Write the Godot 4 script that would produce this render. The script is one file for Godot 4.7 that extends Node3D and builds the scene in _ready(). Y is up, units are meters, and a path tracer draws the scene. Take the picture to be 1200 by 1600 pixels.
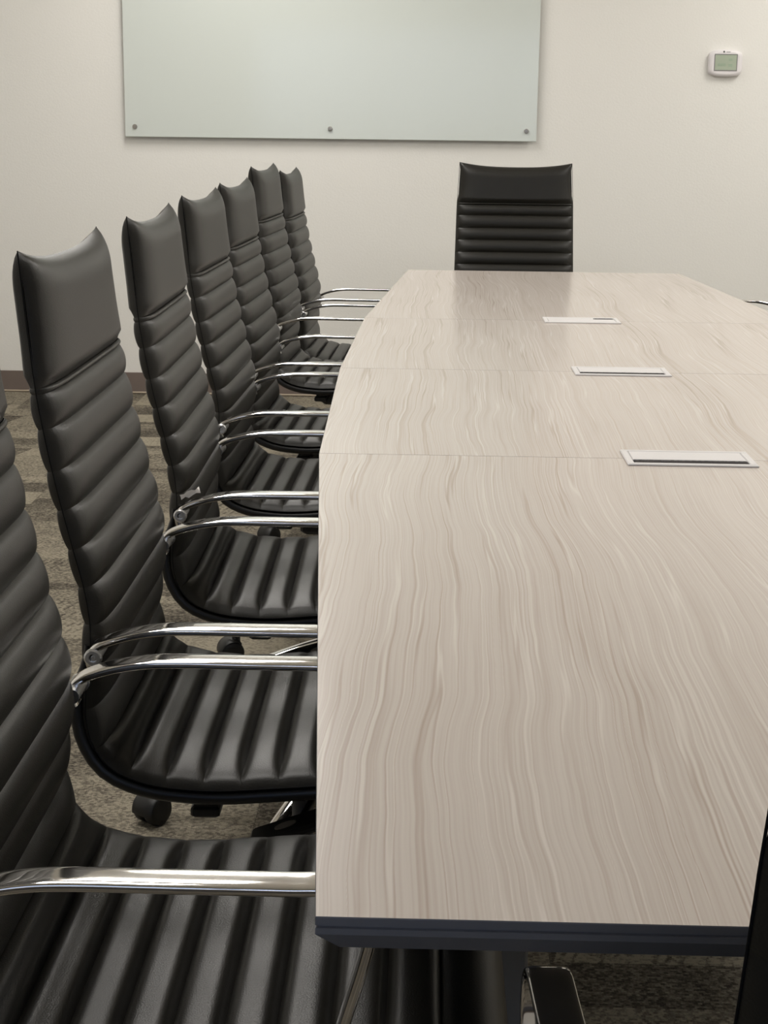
extends Node3D
# A conference room: boat-shaped table, high-back ribbed leather chairs, glass marker board.
# Units are metres; the table runs along -z, its near edge at z = 0, its centre line at x = 0.

const TABLE_TOP := 0.74
const WALL_Z := -6.383
const CEILING_Y := 2.75
const SEAM_Z := [-1.478, -2.363, -3.248]      # joints between the four table sections
const TABLE_END_Z := -4.681
const HALF_W := [0.471, 0.5675, 0.583, 0.5665, 0.471]

var M := {}
var taken := {}

# ---------------------------------------------------------------- helpers
func numbered(called: String) -> String:
	var n: int = taken.get(called, 0)
	taken[called] = n + 1
	return called if n == 0 else "%s_%03d" % [called, n]

func tag(o: Node, label: String, category: String, group := "") -> void:
	o.set_meta("label", label)
	o.set_meta("category", category)
	if group != "":
		o.set_meta("group", group)

func thing(called: String, label: String, category: String, at := Vector3.ZERO, group := "") -> Node3D:
	var o := Node3D.new()
	o.name = numbered(called)
	add_child(o)
	o.position = at
	tag(o, label, category, group)
	return o

func put(mesh: Mesh, called: String, m: Material, parent: Node, at := Vector3.ZERO) -> MeshInstance3D:
	var o := MeshInstance3D.new()
	o.name = called
	o.mesh = mesh
	o.material_override = m
	o.position = at
	parent.add_child(o, true)
	return o

func struct(called: String, mesh: Mesh, m: Material, at := Vector3.ZERO) -> MeshInstance3D:
	var o := put(mesh, called, m, self, at)
	o.set_meta("kind", "structure")
	o.set_meta("label", called.replace("_", " ") + " of the meeting room")
	return o

func begin() -> SurfaceTool:
	var st := SurfaceTool.new()
	st.begin(Mesh.PRIMITIVE_TRIANGLES)
	return st

func done(st: SurfaceTool) -> ArrayMesh:
	st.generate_normals()
	st.index()
	return st.commit()

func quad(st: SurfaceTool, a: Vector3, b: Vector3, c: Vector3, d: Vector3) -> void:
	for v in [a, b, c, a, c, d]:
		st.add_vertex(v)

# rows: Array of PackedVector3Array of one length
func grid(st: SurfaceTool, rows: Array, smooth := 0, wrap := false) -> void:
	st.set_smooth_group(smooth)
	for i in rows.size() - 1:
		var a: PackedVector3Array = rows[i]
		var b: PackedVector3Array = rows[i + 1]
		var n := a.size()
		for j in (n if wrap else n - 1):
			var k := (j + 1) % n
			quad(st, a[j], a[k], b[k], b[j])

func fan(st: SurfaceTool, ring: PackedVector3Array, flip := false) -> void:
	st.set_smooth_group(-1)
	var c := Vector3.ZERO
	for v in ring:
		c += v
	c /= ring.size()
	for j in ring.size():
		var k := (j + 1) % ring.size()
		for v in ([c, ring[k], ring[j]] if flip else [c, ring[j], ring[k]]):
			st.add_vertex(v)

func chamfer_box(st: SurfaceTool, c: Vector3, s: Vector3, r := 0.003, turn := Basis.IDENTITY) -> void:
	# a box with chamfered edges: three inset rectangles
	var h := s * 0.5
	r = minf(r, minf(h.x, minf(h.y, h.z)) * 0.9)
	var rings := []
	for lv in [[-h.y, r], [-h.y + r, 0.0], [h.y - r, 0.0], [h.y, r]]:
		var y: float = lv[0]
		var i: float = lv[1]
		var ring := PackedVector3Array()
		for q in [[-1, -1, 0], [1, -1, 1], [1, 1, 0], [-1, 1, 1]]:
			var x: float = q[0] * (h.x - i)
			var z: float = q[1] * (h.z - i)
			var e := r * 0.8
			if q[2] == 0:
				ring.append(c + turn * Vector3(x, y, z - q[1] * e))
				ring.append(c + turn * Vector3(x - q[0] * e, y, z))
			else:
				ring.append(c + turn * Vector3(x - q[0] * e, y, z))
				ring.append(c + turn * Vector3(x, y, z - q[1] * e))
		rings.append(ring)
	grid(st, rings, -1, true)
	fan(st, rings[0], true)
	fan(st, rings[3])

func box_mesh(s: Vector3, r := 0.003) -> ArrayMesh:
	var st := begin()
	chamfer_box(st, Vector3.ZERO, s, r)
	return done(st)

# lathe round the y axis, profile of (radius, y)
func lathe(st: SurfaceTool, prof: Array, seg := 20, at := Transform3D.IDENTITY, smooth := 0) -> void:
	var rows := []
	for p in prof:
		var ring := PackedVector3Array()
		for j in seg:
			var a := TAU * j / seg
			ring.append(at * Vector3(cos(a) * p.x, p.y, sin(a) * p.x))
		rows.append(ring)
	grid(st, rows, smooth, true)
	fan(st, rows[0], true)
	fan(st, rows[-1])

# sweep a flat rounded section along a path in the chair's (forward, up) plane
func sweep(st: SurfaceTool, path: Array, z: float, wide: float, thick: float, power := 4.2) -> void:
	var rows := []
	for i in path.size():
		var a: Vector2 = path[maxi(i - 1, 0)]
		var b: Vector2 = path[mini(i + 1, path.size() - 1)]
		var t := (b - a).normalized()
		var n := Vector2(-t.y, t.x)
		var ring := PackedVector3Array()
		for j in 28:
			var g := TAU * (j + 0.5) / 28
			var cu := signf(cos(g)) * pow(absf(cos(g)), 2.0 / power)
			var sn := signf(sin(g)) * pow(absf(sin(g)), 2.0 / power)
			var q: Vector2 = path[i] + n * (sn * thick * 0.5)
			ring.append(Vector3(q.x, q.y, z + cu * wide * 0.5))
		rows.append(ring)
	grid(st, rows, 0, true)
	fan(st, rows[0], true)
	fan(st, rows[-1])

func tube(st: SurfaceTool, pts: Array, r: float, seg := 8) -> void:
	var rows := []
	for i in pts.size():
		var t: Vector3 = (pts[mini(i + 1, pts.size() - 1)] - pts[maxi(i - 1, 0)]).normalized()
		var side := t.cross(Vector3.UP if absf(t.y) < 0.9 else Vector3.RIGHT).normalized()
		var up := side.cross(t)
		var ring := PackedVector3Array()
		for j in seg:
			var a := TAU * j / seg
			ring.append(pts[i] + side * (cos(a) * r) + up * (sin(a) * r))
		rows.append(ring)
	grid(st, rows, 0, true)
	fan(st, rows[0], true)
	fan(st, rows[-1])

func catmull(pts: Array, steps: int) -> Array:
	var out := []
	for i in pts.size() - 1:
		var p0: Vector2 = pts[maxi(i - 1, 0)]
		var p3: Vector2 = pts[mini(i + 2, pts.size() - 1)]
		for k in steps:
			out.append((pts[i] as Vector2).cubic_interpolate(pts[i + 1], p0, p3, float(k) / steps))
	out.append(pts[-1])
	return out

# ---------------------------------------------------------------- materials
func mat(c: Color, rough: float, metal := 0.0, spec := 0.5) -> StandardMaterial3D:
	var m := StandardMaterial3D.new()
	m.albedo_color = c
	m.roughness = rough
	m.metallic = metal
	m.metallic_specular = spec
	return m

func noise(sd: int, freq: float, octaves := 3, kind := FastNoiseLite.TYPE_SIMPLEX_SMOOTH) -> FastNoiseLite:
	var n := FastNoiseLite.new()
	n.seed = sd
	n.frequency = freq
	n.noise_type = kind
	n.fractal_octaves = octaves
	return n

func relief(m: StandardMaterial3D, sd: int, freq: float, depth_cm: float, per_metre: float) -> void:
	var t := NoiseTexture2D.new()
	t.width = 512
	t.height = 512
	t.seamless = true
	t.noise = noise(sd, freq, 3)
	m.heightmap_enabled = true
	m.heightmap_texture = t
	m.heightmap_scale = depth_cm
	m.uv1_triplanar = true
	m.uv1_scale = Vector3.ONE * per_metre

func wood_image(sd: int) -> Image:
	# long wavy grain lines: x runs across the grain (1.25 m), y along it (1.5 m)
	var w := 2048
	var h := 768
	var bend := noise(sd, 1.0, 2)
	var bend2 := noise(sd + 1, 1.0, 2)
	var broad := noise(sd + 2, 1.0, 2)
	var line := noise(sd + 3, 1.0, 2)
	var fine := noise(sd + 4, 1.0, 2)
	var img := Image.create(w, h, true, Image.FORMAT_RGB8)
	var base := Color(0.728, 0.694, 0.666)
	var dark := Color(0.590, 0.530, 0.482)
	var pale := Color(0.815, 0.790, 0.766)
	for j in h:
		var z := 1.5 * j / h
		for i in w:
			var x := 1.25 * i / w
			var xw := x + 0.019 * bend.get_noise_2d(x * 1.3, z * 1.2) + 0.0026 * bend2.get_noise_2d(x * 3.0, z * 5.0)
			var b := broad.get_noise_2d(xw * 5.0, z * 0.5)
			var l := line.get_noise_2d(xw * 62.0, z * 0.45)
			var f := fine.get_noise_2d(xw * 300.0, z * 1.6)
			var d := clampf(absf(l) * 9.0, 0.0, 1.0)      # thin lines where the noise crosses zero
			var thin := (1.0 - d) * (0.25 + 0.75 * clampf(0.5 + 1.6 * b, 0.0, 1.0))
			var side := exp(-pow((l - 0.15) / 0.05, 2.0))      # a paler line beside the dark one
			var c := base.lerp(dark, clampf(0.50 * thin + 0.26 * maxf(f, 0.0) + 0.12 * maxf(b, 0.0), 0.0, 1.0))
			c = c.lerp(pale, clampf(0.42 * side + 0.24 * maxf(-f, 0.0) + 0.14 * maxf(-b, 0.0), 0.0, 1.0))
			img.set_pixel(i, j, c)
	img.generate_mipmaps()
	return img

func carpet_image(sd: int) -> Image:
	# loop-pile tile, 0.5 m: bands of taupe and charcoal yarn with slanted ends and hatching
	var n := 320
	var rng := RandomNumberGenerator.new()
	rng.seed = sd
	var sp := noise(sd + 9, 0.33, 2)
	var cloud := noise(sd + 10, 0.02, 2)
	var img := Image.create(n, n, true, Image.FORMAT_RGB8)
	var bands := []
	var y := 0
	while y < n:
		var hgt := rng.randi_range(22, 120)
		bands.append({"y0": y, "y1": y + hgt, "a": rng.randf(), "b": rng.randf(), "cut": rng.randf_range(20.0, n * 1.1), "slope": rng.randf_range(0.12, 0.4), "hatch": rng.randf() < 0.4})
		y += hgt
	var light := Color(0.560, 0.530, 0.470)
	var darkc := Color(0.205, 0.190, 0.172)
	for b in bands:
		for j in range(b.y0, mini(b.y1, n)):
			for i in n:
				var over: bool = i > b.cut + (j - b.y0) * -b.slope
				var tone: float = lerpf(0.0, 0.74, b.a if over else b.b)
				if b.hatch and over and posmod(i + int(j * 0.3), 13) < 5 and cloud.get_noise_2d(i * 2, j * 2) > -0.1:
					tone = clampf(tone + 0.30, 0.0, 0.9)
				# loops of yarn, each about 5 mm, staggered row by row
				var row := j / 3
				var col := (i + (row % 2) * 2) / 4
				var loop := fposmod(sin(row * 127.1 + col * 311.7 + sd) * 43758.5453, 1.0)
				tone += 0.25 * sp.get_noise_2d(i, j) + 0.62 * (loop - 0.5) + 0.10 * cloud.get_noise_2d(i, j) + rng.randf_range(-0.10, 0.10)
				img.set_pixel(i, j, light.lerp(darkc, clampf(tone, 0.0, 1.0)))
	img.generate_mipmaps()
	return img

func make_materials() -> void:
	M.wall = mat(Color(0.880, 0.874, 0.856), 0.85, 0.0, 0.3)
	relief(M.wall, 5, 0.05, 0.03, 3.0)
	M.ceiling = mat(Color(0.90, 0.89, 0.86), 0.95, 0.0, 0.2)
	M.grid_bar = mat(Color(0.86, 0.85, 0.83), 0.5)
	M.base = mat(Color(0.440, 0.395, 0.370), 0.55, 0.0, 0.4)
	M.toe = mat(Color(0.66, 0.61, 0.54), 0.6, 0.0, 0.4)
	M.leather = mat(Color(0.118, 0.112, 0.097), 0.39, 0.0, 0.39)
	relief(M.leather, 11, 0.06, 0.015, 14.0)
	M.thread = mat(Color(0.02, 0.02, 0.025), 0.7, 0.0, 0.3)
	M.black_metal = mat(Color(0.028, 0.028, 0.030), 0.42)
	M.plastic = mat(Color(0.025, 0.025, 0.027), 0.5)
	M.chrome = mat(Color(0.90, 0.89, 0.88), 0.07, 1.0)
	M.bolt = mat(Color(0.88, 0.88, 0.88), 0.30, 1.0)
	M.badge = mat(Color(0.55, 0.53, 0.50), 0.4)
	M.wrap = mat(Color(0.90, 0.89, 0.88), 0.35)
	var tex := ImageTexture.create_from_image(wood_image(21))
	M.wood = mat(Color.WHITE, 0.205, 0.0, 0.5)
	M.wood.albedo_texture = tex
	M.edge = mat(Color(0.420, 0.420, 0.435), 0.42)
	M.core = mat(Color(0.20, 0.18, 0.16), 0.8)
	M.leg = mat(Color(0.46, 0.46, 0.46), 0.45)
	M.grommet = mat(Color(0.800, 0.790, 0.790), 0.38)
	M.brush = mat(Color(0.11, 0.085, 0.085), 0.9)
	M.slot = mat(Color(0.02, 0.018, 0.018), 0.9)
	M.board = mat(Color(0.800, 0.822, 0.805), 0.09, 0.0, 0.5)
	M.board_edge = mat(Color(0.80, 0.86, 0.83), 0.15)
	M.steel = mat(Color(0.68, 0.66, 0.63), 0.3, 1.0)
	M.white_plastic = mat(Color(0.86, 0.845, 0.85), 0.4)
	M.lcd = mat(Color(0.640, 0.680, 0.610), 0.25)
	M.lcd_mark = mat(Color(0.575, 0.635, 0.56), 0.3)
	M.bezel = mat(Color(0.47, 0.46, 0.47), 0.4)
	M.print = mat(Color(0.35, 0.35, 0.36), 0.5)
	M.frame = mat(Color(0.30, 0.30, 0.31), 0.4, 0.6)
	M.trim_white = mat(Color(0.88, 0.88, 0.87), 0.4)
	M.glow = mat(Color(0.9, 0.9, 0.88), 0.5)
	M.glow.emission_enabled = true
	M.glow.emission = Color(1.0, 0.984, 0.960)
	M.glow.emission_energy_multiplier = 2.2
	M.glass = mat(Color(0.9, 0.95, 1.0, 0.08), 0.02)
	M.glass.transparency = BaseMaterial3D.TRANSPARENCY_ALPHA
	M.carpet = []
	for k in 4:
		var c := mat(Color.WHITE, 0.97, 0.0, 0.15)
		var im := carpet_image(100 + k * 7)
		c.albedo_texture = ImageTexture.create_from_image(im)
		c.heightmap_enabled = true
		c.heightmap_texture = c.albedo_texture
		c.heightmap_scale = 0.2
		M.carpet.append(c)

# ---------------------------------------------------------------- chair
var prof: Array = []          # centre line of the sling, (forward, up), top to seat front
var arc: PackedFloat32Array

func setup_profile() -> void:
	var pts := [Vector2(-0.300, 1.094), Vector2(-0.293, 1.02), Vector2(-0.284, 0.938), Vector2(-0.277, 0.894), Vector2(-0.268, 0.846), Vector2(-0.258, 0.801),
		Vector2(-0.247, 0.755), Vector2(-0.236, 0.710), Vector2(-0.230, 0.665), Vector2(-0.232, 0.620), Vector2(-0.238, 0.575), Vector2(-0.234, 0.530), Vector2(-0.212, 0.493),
		Vector2(-0.172, 0.474), Vector2(-0.125, 0.467), Vector2(-0.075, 0.466), Vector2(0.0, 0.472), Vector2(0.08, 0.478), Vector2(0.15, 0.477), Vector2(0.195, 0.466), Vector2(0.222, 0.442), Vector2(0.228, 0.420)]
	prof = catmull(pts, 10)
	arc = PackedFloat32Array([0.0])
	for i in range(1, prof.size()):
		arc.append(arc[i - 1] + prof[i].distance_to(prof[i - 1]))

func on_prof(s: float) -> Array:      # [point, normal towards the sitter]
	s = clampf(s, 0.0, arc[-1] - 1e-5)
	var i := clampi(arc.bsearch(s) - 1, 0, prof.size() - 2)
	var k := (s - arc[i]) / (arc[i + 1] - arc[i])
	var p: Vector2 = prof[i].lerp(prof[i + 1], k)
	var a: Vector2 = prof[maxi(i - 2, 0)]
	var b: Vector2 = prof[mini(i + 3, prof.size() - 1)]
	var t := (b - a).normalized()
	return [p, Vector2(-t.y, t.x)]

func s_at_height(y: float) -> float:
	for i in prof.size():
		if prof[i].y <= y:
			if i == 0:
				return 0.0
			return lerpf(arc[i - 1], arc[i], (prof[i - 1].y - y) / (prof[i - 1].y - prof[i].y))
	return arc[-1]

func half_width(s: float) -> float:
	var k: float = s / arc[-1]
	if s < 0.16:
		return lerpf(0.215, 0.223, s / 0.16)
	var a := lerpf(0.223, 0.228, clampf((s - 0.16) / 0.26, 0.0, 1.0))
	a = lerpf(a, 0.238, smoothstep(0.42, 0.68, s))
	return a - 0.030 * smoothstep(0.90, 1.0, k)

func across() -> PackedFloat32Array:
	var u := PackedFloat32Array()
	for j in 27:
		var x := -1.0 + 2.0 * j / 26.0
		u.append(sin(x * PI * 0.5) * 0.75 + x * 0.25)
	return u

func rim(u: float, power: float) -> float:
	return pow(maxf(0.0, 1.0 - pow(absf(u), power)), 0.42)

# one padded channel between two seams; front and back both bulge
func channel(s0: float, s1: float, kind := "rib") -> ArrayMesh:
	var st := begin()
	var us := across()
	var n := 22 if kind == "head" else (16 if kind == "flat" else 12)
	for side in [0, 1]:
		var rows := []
		for i in n + 1:
			var t := float(i) / n
			var row := PackedVector3Array()
			for u: float in us:
				var s := lerpf(s0, s1, t)
				var low := 0.0
				if kind == "head":           # top edge sags between pointed corners
					low = 0.017 * (1.0 - pow(absf(u), 2.6))
					s = lerpf(s0 + low, s1, t)
				var pn := on_prof(s)
				var p: Vector2 = pn[0]
				var nn: Vector2 = pn[1]
				var bump := pow(maxf(sin(PI * t), 0.0), 0.62)
				var f := 0.0
				var b := 0.0
				if kind == "rib":
					f = 0.0165 + 0.0085 * bump
					b = 0.0125 + 0.0050 * bump
				elif kind == "flat":
					f = 0.0125 + 0.0125 * lerpf(1.0 - pow(absf(2.0 * t - 1.0), 4.5), 0.80, pow(absf(u), 7.0))
					b = 0.007
				elif kind == "last":
					var q := sqrt(maxf(0.0, 1.0 - t * t))
					f = (0.0125 + 0.0125 * bump) * q
					b = 0.007 * q
				elif kind == "roll":
					f = 0.0175 + 0.0040 * sqrt(maxf(sin(PI * t), 0.0))
					b = 0.0125 + 0.002 * sin(PI * t)
				else:
					var q := sqrt(maxf(0.0, 1.0 - pow(1.0 - minf(t / 0.30, 1.0), 2.0)))
					var e := smoothstep(1.0, 0.90, t)
					f = (0.016 + 0.010 * e) * q
					b = (0.0125 + 0.0075 * e) * q
				var k := rim(u, (5.5 if kind == "flat" or kind == "last" else 7.0) if side == 0 else 11.0)
				var off: float = f * k if side == 0 else -b * k
				var w := half_width(s)
				if kind == "head":
					w -= 0.006 * smoothstep(0.0, 0.35, t) * smoothstep(1.0, 0.6, t)
				row.append(Vector3(p.x + nn.x * off, p.y + nn.y * off, u * w))
			if side == 1:
				row.reverse()
			rows.append(row)
		grid(st, rows, side)
	return done(st)

func liner(s0: float, s1: float) -> ArrayMesh:
	# the inner sheet that carries the padding, with the piping round its sides
	var st := begin()
	for side in [0, 1]:
		var rows := []
		for i in 31:
			var pn := on_prof(lerpf(s0, s1, i / 30.0))
			var row := PackedVector3Array()
			for j in 5:
				var u := -0.985 + 1.97 * j / 4.0
				var off := 0.0012 if side == 0 else -0.0012
				row.append(Vector3(pn[0].x + pn[1].x * off, pn[0].y + pn[1].y * off, u * half_width(lerpf(s0, s1, i / 30.0))))
			if side == 1:
				row.reverse()
			rows.append(row)
		grid(st, rows, side)
	return done(st)

func piping(s0: float, s1: float, side: float) -> ArrayMesh:
	var st := begin()
	var pts := []
	for i in 41:
		var s := lerpf(s0, s1, i / 40.0)
		var pn := on_prof(s)
		pts.append(Vector3(pn[0].x, pn[0].y, side * (half_width(s) + 0.0004)))
	tube(st, pts, 0.0008, 6)
	return done(st)

func caster_mesh() -> ArrayMesh:
	var st := begin()
	for sd in [-1.0, 1.0]:
		var t := Transform3D(Basis(Vector3.RIGHT, PI / 2), Vector3(0, 0.0275, sd * 0.0135))
		lathe(st, [Vector2(0.012, -0.0105), Vector2(0.024, -0.0105), Vector2(0.0275, -0.007), Vector2(0.0275, 0.007), Vector2(0.024, 0.0105), Vector2(0.012, 0.0105)], 22, t)
	# hood over the upper half of the wheels
	var rows := []
	for i in 13:
		var a := PI * (-0.05 + 0.80 * i / 12.0)
		var row := PackedVector3Array()
		for z in [-0.0255, -0.022, 0.022, 0.0255]:
			var r := 0.0305 if absf(z) < 0.024 else 0.027
			row.append(Vector3(cos(a) * r, 0.0275 + sin(a) * r, z))
		rows.append(row)
	grid(st, rows, 0)
	lathe(st, [Vector2(0.010, 0.040), Vector2(0.010, 0.066), Vector2(0.0065, 0.067), Vector2(0.0065, 0.080)], 12, Transform3D(Basis.IDENTITY, Vector3(-0.012, 0, 0)))
	return done(st)

func base_leg_mesh() -> ArrayMesh:
	# a tapering, gently arched spoke from hub to caster
	var st := begin()
	var rows := []
	for i in 13:
		var k := i / 12.0
		var x := lerpf(0.020, 0.330, k)
		var y := 0.112 - 0.030 * k * k
		var w := lerpf(0.046, 0.028, k) * (1.0 if i < 12 else 0.6)
		var h := lerpf(0.036, 0.018, k) * (1.0 if i < 12 else 0.6)
		var ring := PackedVector3Array()
		for j in 16:
			var a := TAU * j / 16
			ring.append(Vector3(x, y + signf(sin(a)) * pow(absf(sin(a)), 0.7) * h * 0.5, signf(cos(a)) * pow(absf(cos(a)), 0.7) * w * 0.5))
		rows.append(ring)
	grid(st, rows, 0, true)
	fan(st, rows[0], true)
	fan(st, rows[-1])
	return done(st)

func arm_path() -> Array:
	return catmull([Vector2(-0.221, 0.622), Vector2(-0.224, 0.638), Vector2(-0.214, 0.651), Vector2(-0.186, 0.662), Vector2(-0.150, 0.6695), Vector2(-0.110, 0.672), Vector2(-0.03, 0.672), Vector2(0.050, 0.672), Vector2(0.088, 0.6715),
		Vector2(0.110, 0.660), Vector2(0.117, 0.638), Vector2(0.112, 0.612), Vector2(0.098, 0.562), Vector2(0.080, 0.495), Vector2(0.070, 0.460), Vector2(0.066, 0.443)], 6)

func make_chair() -> Node3D:
	var t := thing("conference_chair", "", "chair")
	var s_head := s_at_height(0.941)
	var pitch := 0.0455
	# backrest: headrest panel, double seam, ribs down to the bend
	var s := s_head + 0.007
	var cuts := [s]
	for y in [0.894, 0.846, 0.801, 0.755, 0.710, 0.665]:
		cuts.append(s_at_height(y))
	s = cuts[-1]
	while s + pitch < arc[-1] - 0.012:
		s += 0.0513 if cuts.size() < 11 else pitch
		cuts.append(s)
	cuts[-1] = arc[-1]
	var nb := 9                                 # ribs that belong to the back
	var back := put(liner(0.03, cuts[nb]), "backrest", M.leather, t)
	put(channel(0.0, s_head, "head"), "headrest_panel", M.leather, back)
	put(channel(s_head, s_head + 0.007, "roll"), "welt", M.leather, back)
	for i in nb:
		put(channel(cuts[i], cuts[i + 1]), "rib", M.leather, back)
	for sd in [-1.0, 1.0]:
		put(piping(0.0, cuts[nb], sd), "side_seam", M.thread, back)
	var seat := put(liner(cuts[nb], arc[-1] - 0.004), "seat", M.leather, t)
	for i in range(nb, cuts.size() - 1):
		put(channel(cuts[i], cuts[i + 1], "last" if i == cuts.size() - 2 else "flat"), "rib", M.leather, seat)
	for sd in [-1.0, 1.0]:
		put(piping(cuts[nb], arc[-1] - 0.004, sd), "side_seam", M.thread, seat)
	# black rails that carry the sling
	var s_rail := s_at_height(0.640)
	for sd in [-1.0, 1.0]:
		var st := begin()
		var rows := []
		for i in 41:
			var ss := lerpf(s_rail, arc[-1] - 0.010, i / 40.0)
			var pn := on_prof(ss)
			var grow := smoothstep(0.0, 0.12, i / 40.0)
			var ring := PackedVector3Array()
			for j in 12:
				var a := TAU * j / 12
				var q: float = -0.007 * grow - 0.004 + sin(a) * lerpf(0.004, 0.0090, grow)
				ring.append(Vector3(pn[0].x + pn[1].x * q, pn[0].y + pn[1].y * q, sd * (half_width(ss) - 0.0075) + cos(a) * 0.0085))
			rows.append(ring)
		grid(st, rows, 0, true)
		fan(st, rows[0], true)
		fan(st, rows[-1])
		put(done(st), "side_rail", M.black_metal, t)
	# chrome loop arms
	for sd in [-1.0, 1.0]:
		var st := begin()
		sweep(st, arm_path(), sd * 0.255, 0.031, 0.0095)
		var arm := put(done(st), "armrest", M.chrome, t)
		for at in [Vector3(-0.219, 0.640, sd * 0.254), Vector3(0.069, 0.453, sd * 0.254)]:
			var bt := begin()
			var tr := Transform3D(Basis(Vector3.RIGHT, sd * PI / 2), at)
			lathe(bt, [Vector2(0.0085, -0.030), Vector2(0.0085, 0.012), Vector2(0.0105, 0.013), Vector2(0.0105, 0.017), Vector2(0.0085, 0.0185), Vector2(0.0050, 0.0185), Vector2(0.0048, 0.0160), Vector2(0.0022, 0.0160), Vector2(0.0018, 0.0172)], 18, tr, -1)
			put(done(bt), "bolt", M.bolt, arm)
	# frame under the seat
	var st2 := begin()
	for x in [-0.10, 0.09]:
		chamfer_box(st2, Vector3(x, 0.432, 0), Vector3(0.035, 0.014, 0.452), 0.003)
	put(done(st2), "cross_bar", M.black_metal, t)
	st2 = begin()
	chamfer_box(st2, Vector3(-0.005, 0.408, 0), Vector3(0.22, 0.036, 0.15), 0.008)
	chamfer_box(st2, Vector3(-0.03, 0.382, 0), Vector3(0.11, 0.030, 0.09), 0.008)
	var mech := put(done(st2), "tilt_mechanism", M.black_metal, t)
	st2 = begin()
	lathe(st2, [Vector2(0.006, 0.0), Vector2(0.020, 0.002), Vector2(0.020, 0.026), Vector2(0.012, 0.030)], 16, Transform3D(Basis(Vector3(0, 0, 1), -PI / 2), Vector3(0.105, 0.400, 0)))
	put(done(st2), "tension_knob", M.plastic, mech)
	st2 = begin()
	tube(st2, [Vector3(0.02, 0.405, 0.06), Vector3(0.02, 0.402, 0.12), Vector3(0.01, 0.396, 0.16)], 0.005)
	chamfer_box(st2, Vector3(-0.005, 0.390, 0.175), Vector3(0.10, 0.012, 0.050), 0.004, Basis(Vector3(0, 0, 1), 0.35))
	var lever := put(done(st2), "lever", M.plastic, mech)
	st2 = begin()
	lathe(st2, [Vector2(0.011, 0.0), Vector2(0.011, 0.001)], 16, Transform3D(Basis(Vector3(0, 0, 1), 0.35) * Basis.from_scale(Vector3(1.3, 1, 0.8)), Vector3(-0.008, 0.396, 0.177)))
	put(done(st2), "badge", M.badge, lever)
	# gas lift and five-spoke base
	st2 = begin()
	lathe(st2, [Vector2(0.030, 0.085), Vector2(0.030, 0.12), Vector2(0.026, 0.125), Vector2(0.026, 0.28), Vector2(0.022, 0.285), Vector2(0.0145, 0.286), Vector2(0.0145, 0.385)], 20)
	put(done(st2), "gas_lift", M.black_metal, t)
	st2 = begin()
	lathe(st2, [Vector2(0.036, 0.086), Vector2(0.042, 0.092), Vector2(0.042, 0.126), Vector2(0.034, 0.134)], 24)
	var star := put(done(st2), "star_base", M.chrome, t)
	var leg := base_leg_mesh()
	var cast := caster_mesh()
	for k in 5:
		var a := TAU * k / 5
		var l := put(leg, "spoke", M.chrome, star)
		l.rotation.y = a
		var c := put(cast, "caster", M.plastic, star, Vector3(cos(a), 0, -sin(a)) * 0.318)
		c.rotation.y = a + [0.9, -0.6, 1.7, 0.3, -1.2][k]
	return t

func place_chair(proto: Node3D, first: bool, at: Vector3, turn: float, star: float, label: String, group: String) -> Node3D:
	var c := proto
	if not first:
		c = proto.duplicate()
		c.name = numbered("conference_chair")
		add_child(c)
	c.position = at
	c.rotation.y = deg_to_rad(turn)
	(c.get_node("star_base") as Node3D).rotation.y = deg_to_rad(star)
	tag(c, label, "chair", group)
	return c

# ---------------------------------------------------------------- table
func section(z0: float, z1: float, w0: float, w1: float, open0: bool, open1: bool) -> Array:
	# one top section: wood face and dark moulded edge; z0 nearer than z1; open ends carry the moulding too
	var gap := 0.0007
	var levels := [[0.0005, 0.0], [0.0, -0.0008], [0.0, -0.0058], [0.0016, -0.0066], [0.0016, -0.0074], [0.0, -0.0082], [0.0, -0.0125], [0.016, -0.0300]]
	var rings := []
	for lv in levels:
		var d: float = lv[0]
		var ring := PackedVector3Array()
		var za := z0 - (d if open0 else gap)
		var zb := z1 + (d if open1 else gap)
		var wa := lerpf(w0, w1, (z0 - za) / (z0 - z1)) - d
		var wb := lerpf(w1, w0, (zb - z1) / (z0 - z1)) - d
		for p in [[-wa, za], [wa, za], [wb, zb], [-wb, zb]]:
			ring.append(Vector3(p[0], TABLE_TOP + lv[1], p[1]))
		rings.append(ring)
	var top := begin()
	top.set_smooth_group(-1)
	var r: PackedVector3Array = rings[0]
	for k in [0, 2, 1, 0, 3, 2]:
		var v := r[k]
		top.set_uv(Vector2(v.x / 1.25 + 0.5, (v.z - z0) / 1.5))
		top.add_vertex(v)
	var edge := begin()
	grid(edge, rings, -1, true)
	fan(edge, rings[-1], true)
	return [done(top), done(edge)]

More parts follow.
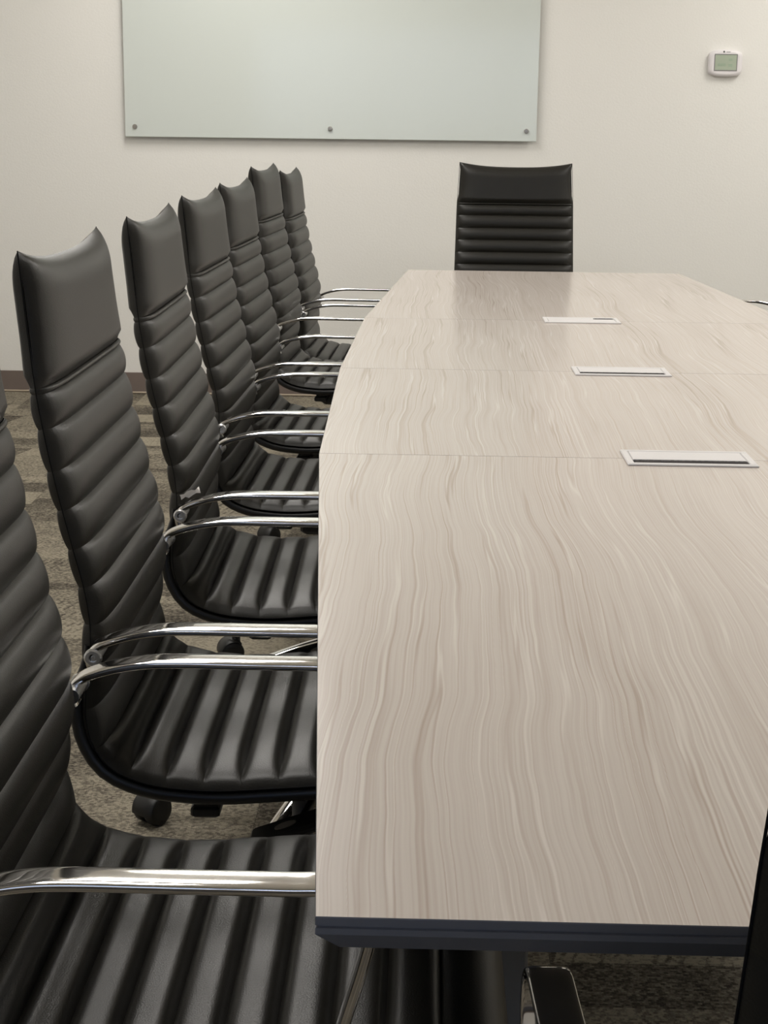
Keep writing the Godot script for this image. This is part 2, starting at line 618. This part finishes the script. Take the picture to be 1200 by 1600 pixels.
func grommet(parent: Node3D, z: float, slot_far: bool) -> void:
	var w := 0.197
	var d := 0.108
	var y := TABLE_TOP + 0.0008
	var st := begin()
	# rim: four flat strips with a chamfer
	var b := 0.011
	for q in [[0.0, d / 2 - b / 2, w, b], [0.0, -d / 2 + b / 2, w, b], [-w / 2 + b / 2, 0.0, b, d - 2 * b], [w / 2 - b / 2, 0.0, b, d - 2 * b]]:
		chamfer_box(st, Vector3(q[0], 0.0006, q[1]), Vector3(q[2], 0.0036, q[3]), 0.0012)
	var rim_part := put(done(st), "cable_grommet", M.grommet, parent, Vector3(0, y, z))
	var side := -1.0 if slot_far else 1.0
	var lid_d := d - 2 * b - 0.025
	st = begin()
	chamfer_box(st, Vector3(0, 0.0006, -side * 0.0125), Vector3(w - 2 * b - 0.0016, 0.0030, lid_d - 0.001), 0.0008)
	put(done(st), "lid", M.grommet, rim_part)
	st = begin()
	chamfer_box(st, Vector3(0, -0.0002, side * (d / 2 - b - 0.0120)), Vector3(w - 2 * b, 0.0014, 0.0245), 0.0003)
	put(done(st), "slot", M.slot, rim_part)
	# brush strip in the slot
	st = begin()
	var rng := RandomNumberGenerator.new()
	rng.seed = int(-z * 1000)
	var x0 := -w / 2 + b + 0.002
	var x1 := w / 2 - b - 0.002
	if slot_far:
		x0 = 0.040
		x1 = 0.085
		var cover := begin()      # most of this slot is closed by its cover strip
		chamfer_box(cover, Vector3((-w / 2 + b + 0.034) / 2, 0.0008, side * (d / 2 - b - 0.0120)), Vector3(w / 2 - b + 0.034, 0.0030, 0.0240), 0.0006)
		put(done(cover), "slot_cover", M.grommet, rim_part)
	for i in 70:
		var x := lerpf(x0, x1, (i + 0.5) / 70.0)
		chamfer_box(st, Vector3(x, 0.0008, side * (d / 2 - b - 0.0120) + rng.randf_range(-0.001, 0.001)), Vector3((x1 - x0) / 75.0, 0.0016, 0.0210), 0.0002)
	put(done(st), "brush", M.brush, rim_part)

func make_table() -> void:
	var t := thing("conference_table", "long boat-shaped conference table with taupe wood-grain top and dark grey edge", "table")
	var zs := [0.0] + SEAM_Z + [TABLE_END_Z]
	for i in 4:
		var s := section(zs[i], zs[i + 1], HALF_W[i], HALF_W[i + 1], i == 0, i == 3)
		var e := put(s[1], "top_section", M.edge, t)
		put(s[0], "wood_face", M.wood, e)
	for i in 3:
		grommet(t, SEAM_Z[i], i == 2)
	# legs: grey metal posts just inside each long edge, tied by beams
	for z in [-0.745, -2.10, -3.49, -4.28]:
		for sd in [-1.0, 1.0]:
			var st := begin()
			chamfer_box(st, Vector3(0, 0.3535, 0), Vector3(0.13, 0.707, 0.055), 0.004)
			var l := put(done(st), "leg", M.leg, t, Vector3(sd * (0.342 if z > -4.0 else 0.12), 0.003, z))
			st = begin()
			chamfer_box(st, Vector3(0, 0.004, 0), Vector3(0.14, 0.008, 0.065), 0.002)
			put(done(st), "foot_plate", M.leg, l, Vector3(0, -0.002, 0))
	for sd in [-1.0, 1.0]:
		put(box_mesh(Vector3(0.04, 0.045, 4.0), 0.003), "beam", M.black_metal, t, Vector3(sd * 0.15, 0.687, -2.4))

# ---------------------------------------------------------------- wall things
func make_board() -> void:
	var x0 := -1.761
	var x1 := 0.0704
	var y0 := 1.1636
	var h := 1.22
	var t := thing("glass_marker_board", "large pale frosted glass marker board mounted on the far wall", "whiteboard", Vector3((x0 + x1) / 2, y0, WALL_Z + 0.027))
	put(box_mesh(Vector3(x1 - x0, h, 0.006), 0.0018), "glass_panel", M.board, t, Vector3(0, h / 2, 0))
	for y in [0.045, h - 0.045]:
		for x in [-0.871, 0.0, 0.871]:
			var st := begin()
			var tr := Transform3D(Basis(Vector3.RIGHT, PI / 2), Vector3(x, y, 0))
			lathe(st, [Vector2(0.008, -0.027), Vector2(0.008, 0.003), Vector2(0.0105, 0.0032), Vector2(0.0105, 0.0085), Vector2(0.0090, 0.0105), Vector2(0.003, 0.0108)], 20, tr, -1)
			put(done(st), "standoff", M.steel, t)

func make_thermostat() -> void:
	var t := thing("thermostat", "small white thermostat with green-grey display screen on the far wall", "thermostat", Vector3(0.887, 1.509, WALL_Z))
	# body: outline with bowed top and bottom, raised towards the middle
	var st := begin()
	var rows := []
	for lv in [[1.0, 0.0], [1.0, 0.014], [0.975, 0.021], [0.92, 0.025], [0.80, 0.027]]:
		var ring := PackedVector3Array()
		for j in 48:
			var a := TAU * j / 48
			var x := signf(cos(a)) * pow(absf(cos(a)), 0.36) * 0.074
			var y := signf(sin(a)) * pow(absf(sin(a)), 0.36) * 0.051
			y += signf(y) * 0.007 * (1.0 - pow(x / 0.074, 2.0)) * absf(y) / 0.051
			ring.append(Vector3(x * lv[0], y * lv[0], lv[1]))
		rows.append(ring)
	grid(st, rows, 0, true)
	fan(st, rows[-1])
	put(done(st), "housing", M.white_plastic, t)
	st = begin()
	for q in [[0.0, 0.0365, 0.100, 0.003], [0.0, -0.0315, 0.100, 0.003], [-0.0485, 0.0025, 0.003, 0.065], [0.0485, 0.0025, 0.003, 0.065]]:
		chamfer_box(st, Vector3(q[0], q[1], 0.0275), Vector3(q[2], q[3], 0.003), 0.0005)
	put(done(st), "bezel", M.bezel, t)
	var lcd := put(box_mesh(Vector3(0.094, 0.065, 0.002), 0.0004), "display_screen", M.lcd, t, Vector3(0, 0.0025, 0.0270))
	st = begin()
	for q in [[0.020, 0.012, 0.016, 0.010], [0.020, -0.012, 0.018, 0.012], [-0.018, -0.010, 0.034, 0.012]]:
		chamfer_box(st, Vector3(q[0], q[1], 0.0011), Vector3(q[2], q[3], 0.0004), 0.0001)
	put(done(st), "display_mark", M.lcd_mark, lcd)
	st = begin()
	lathe(st, [Vector2(0.0042, 0.0), Vector2(0.0042, 0.0006)], 16, Transform3D(Basis(Vector3.RIGHT, PI / 2), Vector3(-0.010, 0.0475, 0.0268)))
	chamfer_box(st, Vector3(0.009, 0.0468, 0.0270), Vector3(0.018, 0.0022, 0.0006), 0.0001)
	put(done(st), "printed_mark", M.print, t)

# ---------------------------------------------------------------- ceiling lights
func make_light(at: Vector3, label: String) -> void:
	var t := thing("ceiling_light", label, "light", at, "ceiling panel lights")
	var st := begin()
	var w := 0.60
	var l := 1.20
	for q in [[0.0, l / 2 - 0.012, w, 0.024], [0.0, -l / 2 + 0.012, w, 0.024], [-w / 2 + 0.012, 0.0, 0.024, l - 0.048], [w / 2 - 0.012, 0.0, 0.024, l - 0.048]]:
		chamfer_box(st, Vector3(q[0], -0.012, q[1]), Vector3(q[2], 0.024, q[3]), 0.002)
	put(done(st), "frame", M.trim_white, t)
	put(box_mesh(Vector3(w - 0.05, 0.010, l - 0.05), 0.001), "diffuser", M.glow, t, Vector3(0, -0.010, 0))
	var a := AreaLight3D.new()
	a.name = "lamp"
	a.area_size = Vector2(w - 0.06, l - 0.06)
	a.light_energy = LAMP
	a.light_color = Color(1.0, 0.984, 0.960)
	a.shadow_enabled = true
	a.position = Vector3(0, -0.020, 0)
	a.rotation.x = -PI / 2
	t.add_child(a)

const LAMP := 2.0

func _ready() -> void:
	# camera
	var cam := Camera3D.new()
	cam.name = "camera"
	cam.fov = 35.5677
	cam.near = 0.05
	cam.far = 60.0
	cam.transform = Transform3D(Basis(Vector3(0.999556, 0.011829, -0.027339), Vector3(-0.017961, 0.971504, -0.236340), Vector3(0.023765, 0.236726, 0.971286)).orthonormalized(), Vector3(-0.40698, 1.23633, 0.93436))
	add_child(cam)
	cam.current = true
	# sky seen only through the window behind the camera, and exposure
	var env := Environment.new()
	env.tonemap_mode = Environment.TONE_MAPPER_LINEAR
	env.tonemap_exposure = 1.30
	env.background_mode = Environment.BG_SKY
	var sm := ProceduralSkyMaterial.new()
	sm.sky_top_color = Color(0.50, 0.60, 0.78)
	sm.sky_horizon_color = Color(0.76, 0.81, 0.88)
	sm.ground_bottom_color = Color(0.30, 0.30, 0.30)
	sm.ground_horizon_color = Color(0.60, 0.64, 0.68)
	sm.sun_angle_max = 0.0
	env.sky = Sky.new()
	env.sky.sky_material = sm
	env.background_energy_multiplier = 2.2
	env.sdfgi_enabled = true
	env.ssao_enabled = true
	env.ssil_enabled = true
	var we := WorldEnvironment.new()
	we.name = "environment"
	we.environment = env
	add_child(we)

	make_materials()
	setup_profile()
	build_room()
	for x: float in [-1.2, 1.75]:
		for z: float in [-5.2, -3.2, -1.2]:
			var over := "above the row of seven chairs" if x < 0.0 else "on the thermostat's side of the room"
			var place := "closest to the marker board wall" if z < -5.0 else ("farthest from the marker board wall" if z > -2.0 else "between two others")
			make_light(Vector3(x, CEILING_Y - 0.001, z), "ceiling panel light %s, %s" % [over, place])
	make_table()
	make_board()
	make_thermostat()
	build_chairs()

func build_room() -> void:
	var xl := -3.0
	var xr := 2.6
	var zf := 3.0
	var mid := (xl + xr) / 2
	var dz := zf - WALL_Z
	# floor: slab with loop-pile carpet tiles, quarter-turned at random
	var fl := struct("floor", box_mesh(Vector3(xr - xl + 0.4, 0.1, dz + 0.4)), M.core, Vector3(mid, -0.056, (zf + WALL_Z) / 2))
	var tile := begin()
	var e := 0.2497
	tile.set_smooth_group(-1)
	var ring := [Vector3(-e, 0.0, -e), Vector3(e, 0.0, -e), Vector3(e, 0.0, e), Vector3(-e, 0.0, e)]
	for k in [0, 1, 2, 0, 2, 3]:
		tile.set_uv(Vector2(ring[k].x / (2 * e) + 0.5, ring[k].z / (2 * e) + 0.5))
		tile.add_vertex(ring[k])
	for j in 4:
		var a: Vector3 = ring[j]
		var b: Vector3 = ring[(j + 1) % 4]
		for v in [a, b, b + Vector3.DOWN * 0.006, a, b + Vector3.DOWN * 0.006, a + Vector3.DOWN * 0.006]:
			tile.set_uv(Vector2(v.x / (2 * e) + 0.5, v.z / (2 * e) + 0.5))
			tile.add_vertex(v)
	var tm := done(tile)
	var rng := RandomNumberGenerator.new()
	rng.seed = 77
	var z := WALL_Z + 0.25
	while z < zf + 0.25:
		var x := xl + 0.25
		while x < xr + 0.25:
			var t := put(tm, "carpet_tile", M.carpet[rng.randi_range(0, 3)], fl, Vector3(x, 0.056, z))
			t.rotation.y = PI * rng.randi_range(0, 1)
			x += 0.5
		z += 0.5
	# walls with thickness
	struct("wall_back", box_mesh(Vector3(xr - xl + 0.3, CEILING_Y + 0.1, 0.15)), M.wall, Vector3(mid, CEILING_Y / 2, WALL_Z - 0.075))
	struct("wall_left", box_mesh(Vector3(0.15, CEILING_Y + 0.1, dz)), M.wall, Vector3(xl - 0.075, CEILING_Y / 2, (zf + WALL_Z) / 2))
	struct("wall_right", box_mesh(Vector3(0.15, CEILING_Y + 0.1, dz)), M.wall, Vector3(xr + 0.075, CEILING_Y / 2, (zf + WALL_Z) / 2))
	# the wall behind the camera has a wide window
	var st := begin()
	var wy0 := 0.9
	var wy1 := 2.2
	var wx0 := -2.2
	var wx1 := 1.6
	chamfer_box(st, Vector3(mid, wy0 / 2, zf + 0.075), Vector3(xr - xl + 0.3, wy0, 0.15), 0.001)
	chamfer_box(st, Vector3(mid, (wy1 + CEILING_Y + 0.1) / 2, zf + 0.075), Vector3(xr - xl + 0.3, CEILING_Y + 0.1 - wy1, 0.15), 0.001)
	chamfer_box(st, Vector3((xl - 0.15 + wx0) / 2, (wy0 + wy1) / 2, zf + 0.075), Vector3(wx0 - xl + 0.15, wy1 - wy0, 0.15), 0.001)
	chamfer_box(st, Vector3((xr + 0.15 + wx1) / 2, (wy0 + wy1) / 2, zf + 0.075), Vector3(xr + 0.15 - wx1, wy1 - wy0, 0.15), 0.001)
	struct("wall_front", done(st), M.wall)
	st = begin()
	for x in [wx0 + 0.02, (wx0 * 2 + wx1) / 3, (wx0 + wx1 * 2) / 3, wx1 - 0.02]:
		chamfer_box(st, Vector3(x, (wy0 + wy1) / 2, zf + 0.07), Vector3(0.04, wy1 - wy0, 0.06), 0.003)
	for y in [wy0 + 0.02, wy1 - 0.02]:
		chamfer_box(st, Vector3((wx0 + wx1) / 2, y, zf + 0.07), Vector3(wx1 - wx0, 0.04, 0.06), 0.003)
	var win := struct("window_1", done(st), M.frame)
	for k in 3:
		var pw := (wx1 - wx0) / 3
		put(box_mesh(Vector3(pw - 0.04, wy1 - wy0 - 0.08, 0.006), 0.0005), "pane", M.glass, win, Vector3(wx0 + pw * (k + 0.5), (wy0 + wy1) / 2, zf + 0.07))
	# ceiling of tiles in a white grid
	var ce := struct("ceiling", box_mesh(Vector3(xr - xl + 0.3, 0.12, dz + 0.3)), M.ceiling, Vector3(mid, CEILING_Y + 0.06, (zf + WALL_Z) / 2))
	st = begin()
	var gx := xl + 0.3
	while gx < xr:
		chamfer_box(st, Vector3(gx - mid, -0.062, 0), Vector3(0.024, 0.005, dz), 0.001)
		gx += 0.6
	var gz := WALL_Z + 0.2
	while gz < zf:
		chamfer_box(st, Vector3(0, -0.062, gz - (zf + WALL_Z) / 2), Vector3(xr - xl, 0.005, 0.024), 0.001)
		gz += 1.2
	put(done(st), "grid_bars", M.grid_bar, ce)
	# rubber cove base along the walls, with its pale toe
	for q in [["baseboard_back", Vector3(mid, 0.053, WALL_Z + 0.004), Vector3(xr - xl, 0.092, 0.008)],
			["baseboard_left", Vector3(xl + 0.004, 0.053, (zf + WALL_Z) / 2), Vector3(0.008, 0.092, dz)],
			["baseboard_right", Vector3(xr - 0.004, 0.053, (zf + WALL_Z) / 2), Vector3(0.008, 0.092, dz)],
			["baseboard_front", Vector3(mid, 0.053, zf - 0.004), Vector3(xr - xl, 0.092, 0.008)]]:
		var bb := struct(q[0], box_mesh(q[2], 0.002), M.base, q[1])
		var s: Vector3 = q[2]
		s.y = 0.009
		if s.x < s.z:
			s.x = 0.016
		else:
			s.z = 0.016
		put(box_mesh(s, 0.003), "toe", M.toe, bb, Vector3(0, -0.0475, 0))

func build_chairs() -> void:
	var proto := make_chair()
	var row := "black ribbed chairs along the table's left side"
	# z of the chair's middle, x offset of the back top, turn, star angle
	var spots := [
		[-0.433, -0.857, 0.0, 180.0, 0.0, "black ribbed leather chair in the row of seven, farthest from the marker board"],
		[-1.055, -0.860, 0.0, 0.0, 0.0, "black ribbed leather chair, next to the row end farthest from the marker board"],
		[-1.735, -0.866, 0.6, 180.0, 0.0, "black ribbed leather chair with a scrap of white wrapping on its armrest bolt"],
		[-2.450, -0.884, -1.4, 148.0, 0.0, "black ribbed leather chair in the very middle of the row of seven"],
		[-3.120, -0.892, -2.2, 180.0, 0.0, "black ribbed leather chair, third in the row counting from the marker board wall"],
		[-3.880, -0.898, -3.0, 0.0, 0.019, "black ribbed leather chair raised slightly higher than the others in the row"],
		[-4.475, -0.872, -2.2, 180.0, -0.008, "black ribbed leather chair, last in the row and closest to the marker board wall"]]
	for i in spots.size():
		var q: Array = spots[i]
		var c := place_chair(proto, i == 0, Vector3(q[1] + 0.300, 0.0, q[0]), q[2], q[3], q[5], row)
		raise(c, q[4])
		if i == 2:
			var st := begin()
			var rows := []
			for a in 6:
				var r := PackedVector3Array()
				for b in 4:
					r.append(Vector3(-0.220 + 0.006 * a, 0.660 + 0.0025 * a + 0.004 * b + 0.002 * sin(a * 2.1 + b), 0.245 + 0.006 * b + 0.002 * cos(a * 3.0)))
				rows.append(r)
			grid(st, rows, 0)
			put(done(st), "wrapping_scrap", M.wrap, c)
	place_chair(proto, false, Vector3(-0.070, 0, -5.055), -90.0, 30.0, "black ribbed leather chair at the table end, backed by the marker board wall", "black ribbed chairs at the table's ends")
	place_chair(proto, false, Vector3(-0.055, 0, 0.022), 93.0, 50.0, "black ribbed leather chair at the table end, facing the marker board", "black ribbed chairs at the table's ends")
	place_chair(proto, false, Vector3(0.557, 0, -4.20), 180.0, 15.0, "black ribbed leather chair on the table side below the thermostat", "")

func raise(c: Node3D, dy: float) -> void:
	if dy == 0.0:
		return
	for k in c.get_children():
		if k.name != "star_base" and k.name != "gas_lift":
			k.position.y += dy
